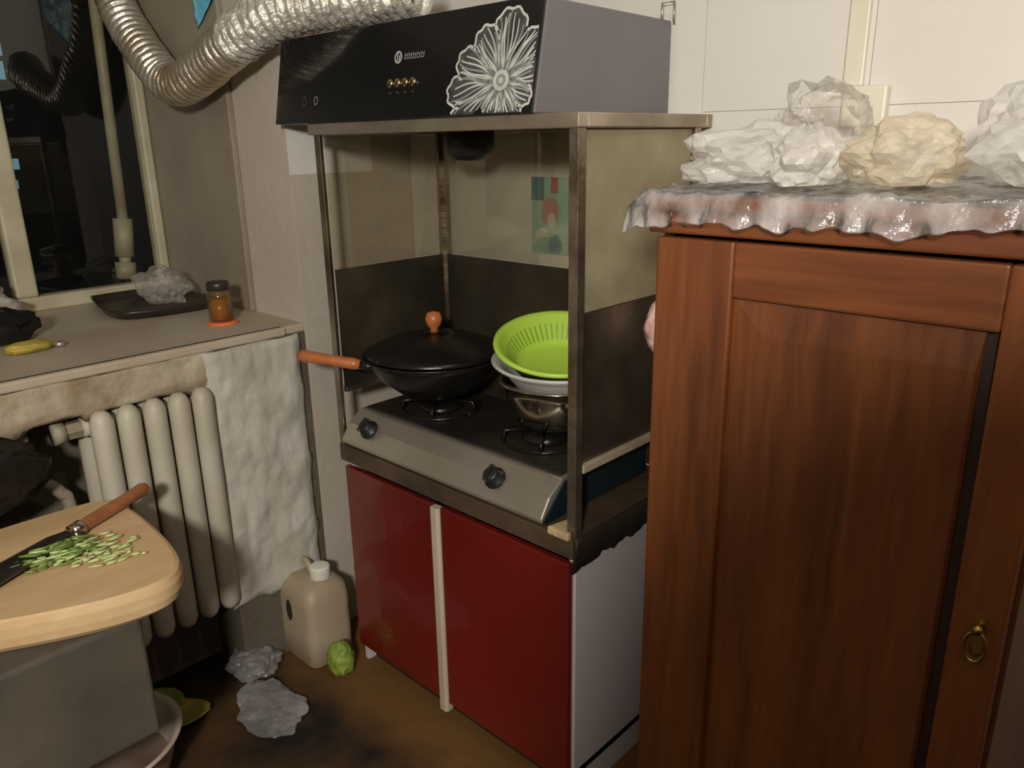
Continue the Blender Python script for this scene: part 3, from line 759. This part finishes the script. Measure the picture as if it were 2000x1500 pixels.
tag(b.build('plastic_sheet', M['sheet_film'], solid=.0008), 'clear crinkled plastic sheet spread over the wardrobe top and hanging over its front', 'plastic sheet')
T = wz + .014
tag(film_bag('plastic_bag', M['clear_film'], (1.378, -.27, T + .072), (.082, .085, .085), 1.3, T), 'tall clear crumpled plastic bag at the back of the wardrobe top', 'plastic bag')
tag(film_bag('plastic_bag', M['white_film'], (1.358, -.47, T + .032), (.100, .115, .050), 4.1, T), 'flat white plastic bag at the left front of the wardrobe top', 'plastic bag')
tag(film_bag('plastic_bag', M['white_film'], (1.470, -.500, T + .030), (.048, .090, .048), 17.3, T), 'small white plastic bag between the flat white one and the yellowish one on the wardrobe', 'plastic bag')
tag(film_bag('plastic_bag', M['tan_film'], (1.575, -.43, T + .035), (.070, .12, .052), 6.4, T), 'yellowish plastic bag in the middle of the wardrobe top', 'plastic bag')
tag(film_bag('plastic_bag', M['white_film'], (1.738, -.37, T + .052), (.100, .17, .082), 9.2, T), 'large whitish plastic bag at the right end of the wardrobe top', 'plastic bag')

# pink and white bag squeezed between stand and wardrobe
pb = tag(crumple('carrier_bag', M['pink_film'], (1.070, -.215, 1.12), (.040, .050, .058), 12.0, .35, None, neck=.3), 'pink and white bag hanging on the outer side of the stove stand by the wardrobe', 'bag')

# ------------------------------------------------------------------ radiator and pipe
rd = thing('radiator', 'cream cast iron radiator below the window sill', 'radiator', (-.02, -.88, .25))
for yc in (-1.005, -.943, -.880, -.818, -.757):
    b = MB()
    for xc in (.018, -.088):
        zt, zb = .875, .275
        b.tube([(xc, yc, zb - .026), (xc, yc, zb - .018), (xc, yc, zb), (xc, yc, zb + .05), (xc, yc, zt - .05), (xc, yc, zt), (xc, yc, zt + .018), (xc, yc, zt + .026)], [.010, .020, .0275, .0275, .0275, .0275, .020, .010], 18)
    for z in (.855, .30):
        b.tube([(.018, yc, z), (-.035, yc, z + (.02 if z > .5 else -.02)), (-.088, yc, z)], .020, 14)
    b.tube([(-.035, yc - .031, .855), (-.035, yc + .031, .855)], .024, 16); b.tube([(-.035, yc - .031, .30), (-.035, yc + .031, .30)], .024, 16)
    b.build('section', M['radiator'], rd)
b = MB(); b.tube([(-.035, -1.034, .855), (-.035, -1.075, .855)], .022, 6, smooth=False); b.tube([(-.035, -1.075, .855), (-.035, -1.10, .855)], .027, 16); b.build('valve', M['pipe'], rd)
b = MB(); b.tube([(-.05, -1.15, .856), (-.05, -1.30, .858), (-.05, -1.8, .862), (-.05, -2.28, .866)], .016, 14)
b.tube(catmull([(-.06, -1.16, .84), (-.06, -1.15, .76), (-.06, -1.10, .70), (-.06, -1.085, .62), (-.06, -1.085, .12), (-.06, -1.085, .005)], 6), .015, 12)
tag(b.build('heating_pipe', M['pipe']), 'old pale heating pipe running left of the radiator under the sill', 'pipe')
tag(crumple('bin_bag', M['dark_film'], (.035, -1.34, .815), (.055, .19, .095), 3.3, .3, None), 'black crumpled plastic bag under the sill behind the chopping board', 'bag')

# ------------------------------------------------------------------ pedestal, board, cleaver, onions
bl = thing('side_table', 'grey boxy table under the chopping board', 'table', (.33, -1.42, 0))
b = MB(); b.box((.115, -1.75, .39), (.545, -1.160, .655)); b.build('body', M['block'], bl, bevel=.010, seg=3)
for x, y in ((.16, -1.43), (.46, -1.43), (.16, -1.70), (.46, -1.70)):
    b = MB(); b.box((x - .018, y - .018, 0), (x + .018, y + .018, .39)); b.build('leg', M['black_grime'], bl, bevel=.003)
outline = catmull([(.13, -1.035), (.25, -1.030), (.42, -1.040), (.525, -1.065), (.572, -1.115), (.568, -1.19), (.535, -1.28), (.475, -1.40), (.40, -1.55), (.30, -1.68), (.16, -1.70), (.10, -1.60), (.09, -1.3), (.095, -1.09), (.13, -1.035)], 8)[:-1]
b = MB()
n = len(outline)
cen = Vector((.33, -1.33))
def ring(k, z): return [((p.x - cen.x) * k + cen.x, (p.y - cen.y) * k + cen.y, z) for p in [Vector((q[0], q[1])) for q in outline]]
rings = [ring(.93, .657), ring(.985, .668), ring(1.0, .685), ring(1.0, .705), ring(.985, .718), ring(.96, .722)]
vs = [v for r_ in rings for v in r_]
fs = [(j * n + i, j * n + (i + 1) % n, (j + 1) * n + (i + 1) % n, (j + 1) * n + i) for j in range(5) for i in range(n)] + [tuple(range(n)), tuple(5 * n + i for i in range(n))]
b.faces(vs, fs, None, False)
# the outline helper made 3D points from 2D input
tag(b.build('chopping_board', M['board_wood'], bevel=.0), 'thick pale wooden chopping board on the grey boxy table', 'chopping board')
cv = thing('cleaver', 'cleaver with a brown wooden handle lying on the chopping board', 'knife', (.26, -1.2, .724))
ka = Vector((.262, -1.165, .738)); kb = Vector((.172, -.985, .744))
b = MB(); b.tube([ka, ka.lerp(kb, .12), ka.lerp(kb, .6), ka.lerp(kb, .95), kb], [.011, .014, .014, .016, .012], 16); b.build('handle', M['knife_wood'], cv)
d = (ka - kb).normalized(); sdv = Vector((d.y, -d.x, 0)) * -1
b = MB()
base = [ka + sdv * .022, ka - sdv * .018, ka + d * .03 - sdv * .05, ka + d * .21 - sdv * .055, ka + d * .24 - sdv * .02, ka + d * .22 + sdv * .03]
zt = [.737, .737, .729, .729, .731, .738]
vs = [(p.x, p.y, z) for p, z in zip(base, zt)] + [(p.x, p.y, z - .0035) for p, z in zip(base, zt)]
b.faces(vs, [(0, 1, 2, 3, 4, 5), (11, 10, 9, 8, 7, 6)] + [(i, (i + 1) % 6, 6 + (i + 1) % 6, 6 + i) for i in range(6)])
b.build('blade', M['blade'], cv)
b = MB(); b.tube([ka - d * .012, ka + d * .014], .0165, 16); b.build('bolster', M['steel_pot'], cv)
b = MB()
for k in range(230):
    g = random.gauss(0, 1), random.gauss(0, 1)
    far = k > 150
    x = (.375 if far else .325) + g[0] * (.035 if far else .028) + (0 if far else 0); y = (-1.165 if far else -1.225) + g[1] * (.030 if far else .030)
    x = max(x, .302); a = random.uniform(.2, 1.0) + PI / 4; l = random.uniform(.006, .020) * (.7 if far else 1)
    z = .7265 + random.random() * (.006 if far else .016)
    p = Vector((x, y, z)); t_ = Vector((math.cos(a), math.sin(a), random.uniform(-.05, .05))) * l
    b.tube([p - t_, p, p + t_], [.0022, .0030, .0018], 6, M['onion_pale'] if (far or random.random() < .3) else M['onion_green'])
tag(b.build('chopped_scallions'), 'chopped green scallions heaped on the chopping board', 'scallions', kind='stuff')

# white basin on the floor by the block

bs = thing('basin', 'dirty white basin on the floor under the grey boxy table', 'basin', (.18, -1.19, 0))
bc = Vector((.190, -1.185, 0))
b = MB(); b.lathe([(0, .003), (.10, .004), (.12, .012), (.150, .10), (.165, .160), (.176, .166), (.179, .172), (.174, .176), (.160, .168), (.142, .10), (.112, .02), (0, .012)], bc, 48); b.build('bowl', M['basin'], bs)
b = MB(); b.lathe([(0, .09), (.10, .088), (.138, .09)], bc, 36); b.build('dirty_water', M['dirt'], bs)

# ------------------------------------------------------------------ on the floor
jc = thing('jerrycan', 'beige plastic jerrycan with a handle hole on the floor beside the red cabinet', 'jerrycan', (.09, -.50, 0))
b = MB()
def can_ring(k, z): 
    hx, hy = .095 * k, .075 * k; out = []
    for (sx, sy) in ((1, 1), (-1, 1), (-1, -1), (1, -1)):
        for q in range(5):
            a = {(1, 1): 0, (-1, 1): PI / 2, (-1, -1): PI, (1, -1): 1.5 * PI}[(sx, sy)] + q / 4 * PI / 2
            out.append((.09 + sx * (hx - .03) + .03 * math.cos(a), -.52 + sy * (hy - .03) + .03 * math.sin(a), z))
    return out
rr = [can_ring(.9, .001), can_ring(1, .012), can_ring(1, .10), can_ring(.985, .15), can_ring(1, .20), can_ring(.93, .245), can_ring(.62, .268)]
m_ = 20; vs = [v for r_ in rr for v in r_]
b.faces(vs, [(j * m_ + i, j * m_ + (i + 1) % m_, (j + 1) * m_ + (i + 1) % m_, (j + 1) * m_ + i) for j in range(6) for i in range(m_)] + [tuple(range(m_)), tuple(6 * m_ + i for i in range(m_))], None, True)
b.build('can', M['jerry'], jc)
b = MB(); b.tube([(.06, -.5925, .13), (.06, -.5955, .13)], .001, 4)
pts = [(.074 + .014 * math.cos(2 * PI * k / 20), .17 + .035 * math.sin(2 * PI * k / 20)) for k in range(20)]
b.prism(pts, 'y', -.5965, -.590); tag(b.build('handle_hole', M['dark_hole'], jc), 'dark handle hole')
b = MB(); b.lathe([(.0, .266), (.03, .266), (.03, .300), (.026, .304), (0, .304)], (.125, -.51, 0), 24); tag(b.build('cap', M['ivory_pale'], jc, bevel=.001), 'pale screw cap')
b = MB(); b.tube(catmull([(.03, -.52, .262), (.035, -.52, .295), (.075, -.52, .30), (.095, -.52, .268)], 6), .010, 10); b.build('handle', M['jerry'], jc)

jc.location.x -= .03
def leaf(name, material, c, l, wdt, ang, seed, curl=.3):
    b = MB(); vs = []; n, m = 14, 6
    for i in range(n + 1):
        for j in range(m + 1):
            u, v = i / n, j / m * 2 - 1
            ww = wdt * math.sin(PI * (.08 + .88 * u)) ** .7
            x = (u - .5) * l; y = v * ww
            z = .004 + curl * (v * v) * ww * .6 + curl * (u - .4) ** 2 * l * .5 + .004 * abs(nz((x, y, 0), 60, seed)) 
            vs.append((c[0] + x * math.cos(ang) - y * math.sin(ang), c[1] + x * math.sin(ang) + y * math.cos(ang), c[2] + z))
    b.faces(vs, [(i * (m + 1) + j, (i + 1) * (m + 1) + j, (i + 1) * (m + 1) + j + 1, i * (m + 1) + j + 1) for i in range(n) for j in range(m)], None, True)
    return b.build(name, material, solid=.003)
tag(crumple('cabbage', M['leaf'], (.205, -.535, .045), (.040, .035, .052), 5.5, .35, .002), 'green vegetable scrap on the floor at the corner of the red cabinet', 'vegetable')
tag(leaf('vegetable_leaf', M['peel'], (.06, -.965, .012), .17, .06, 1.1, 2, .5), 'yellowing leaf on the floor beside the grey boxy table', 'leaf')
tag(leaf('vegetable_leaf', M['leaf'], (-.03, -.955, .020), .12, .035, .4, 6, .5), 'thin green leaf on the floor under the radiator', 'leaf')
tag(film_bag('plastic_bag', M['grey_film'], (.20, -.765, .016), (.125, .085, .022), 2.2, .002), 'crumpled see-through plastic bag on the dark floor in front of the red cabinet', 'plastic bag')
tag(film_bag('plastic_bag', M['grey_film'], (.0, -.70, .030), (.085, .080, .040), 7.7, .002), 'whitish plastic bag on the floor below the plaster patch', 'plastic bag')

# ------------------------------------------------------------------ on the sill
tr = thing('baking_tray', 'black rounded tray on the window sill', 'tray', (-.5, -.62, SZ))
ol = [(-.79, -.72), (-.70, -.745), (-.54, -.775), (-.44, -.765), (-.40, -.70), (-.385, -.60), (-.39, -.50), (-.44, -.465), (-.60, -.465), (-.76, -.475), (-.79, -.52), (-.795, -.62), (-.79, -.72)]
oc = catmull([(x, y, 0) for x, y in ol], 6)[:-1]; n = len(oc); ce = Vector((-.59, -.61, 0))
def rg(k, z): return [((p.x - ce.x) * k + ce.x, (p.y - ce.y) * k + ce.y, z) for p in oc]
R_ = [rg(.90, SZ + .002), rg(.97, SZ + .018), rg(1.0, SZ + .026), rg(.975, SZ + .028), rg(.94, SZ + .018), rg(.88, SZ + .006)]
b = MB(); b.faces([v for r_ in R_ for v in r_], [(j * n + i, j * n + (i + 1) % n, (j + 1) * n + (i + 1) % n, (j + 1) * n + i) for j in range(5) for i in range(n)] + [tuple(range(n)), tuple(5 * n + i for i in range(n))], None, True)
b.build('pan', M['tray'], tr)
tag(film_bag('plastic_bag', M['clear_film'], (-.60, -.56, SZ + .055), (.12, .075, .065), 15.1, SZ + .009), 'clear crumpled plastic bag lying in the black tray on the sill', 'plastic bag')
jr = thing('sauce_jar', 'glass jar of amber sauce with a dark lid on the window sill', 'jar', (-.19, -.575, SZ))
jp = Vector((-.19, -.575, SZ))
b = MB(); b.lathe([(0, .0065), (.030, .0065), (.034, .012), (.034, .080), (.028, .094), (.026, .10), (.024, .10), (.0315, .078), (.0315, .014), (0, .010)], jp, 36); b.build('glass', M['jar_glass'], jr)
b = MB(); b.lathe([(0, .011), (.0305, .0145), (.0305, .070), (0, .070)], jp, 36); b.build('sauce', M['jar_fill'], jr)
b = MB(); b.lathe([(0, .096), (.031, .096), (.031, .116), (.028, .119), (0, .119)], jp, 36); b.build('lid', M['dark_lid'], jr)
b = MB(); b.lathe([(0, .0005), (.040, .0005), (.043, .004), (.040, .006), (0, .006)], jp + Vector((.012, -.004, 0)), 32); tag(b.build('saucer', M['orange']), 'orange plastic disc under the sauce jar', 'saucer')
tag(crumple('bin_bag', M['dark_film'], (-.44, -1.14, SZ + .035), (.085, .15, .055), 21.0, .4, SZ + .001), 'dark crumpled bag at the left end of the window sill', 'bag')
tag(crumple('paper_bag', M['white_film'], (-.68, -1.13, SZ + .06), (.07, .16, .075), 25.0, .4, SZ + .001), 'white crumpled bag by the window frame behind the dark bag', 'bag')
tag(crumple('pepper', M['peel'], (-.255, -1.055, SZ + .013), (.03, .055, .016), 2.0, .2, SZ + .001), 'yellow green vegetable lying near the front of the sill', 'vegetable')
b = MB(); b.lathe([(0, .001), (.013, .001), (.014, .010), (.011, .014), (0, .014)], (-.255, -.985, SZ), 20); tag(b.build('bottle_cap', M['steel']), 'small shiny bottle cap on the window sill', 'bottle cap')
b = MB(); vs = []
for i in range(17):
    for j in range(15):
        u, v = i / 16, j / 14
        x = -.39 + .26 * u + .05 * (v - .5) * (1 - u); z = 2.04 - .225 * v * (1 - .62 * u); y = SY1 - .024 - .014 * abs(nz((x, z, 0), 22, 4)) - .01 * u
        vs.append((x, y, z))
b.faces(vs, [(i * 15 + j, (i + 1) * 15 + j, (i + 1) * 15 + j + 1, i * 15 + j + 1) for i in range(16) for j in range(14)], None, True)
tag(b.build('carrier_bag', M['blue_film'], solid=.002), 'light blue plastic bag hung on the window reveal above the exhaust hose', 'bag')
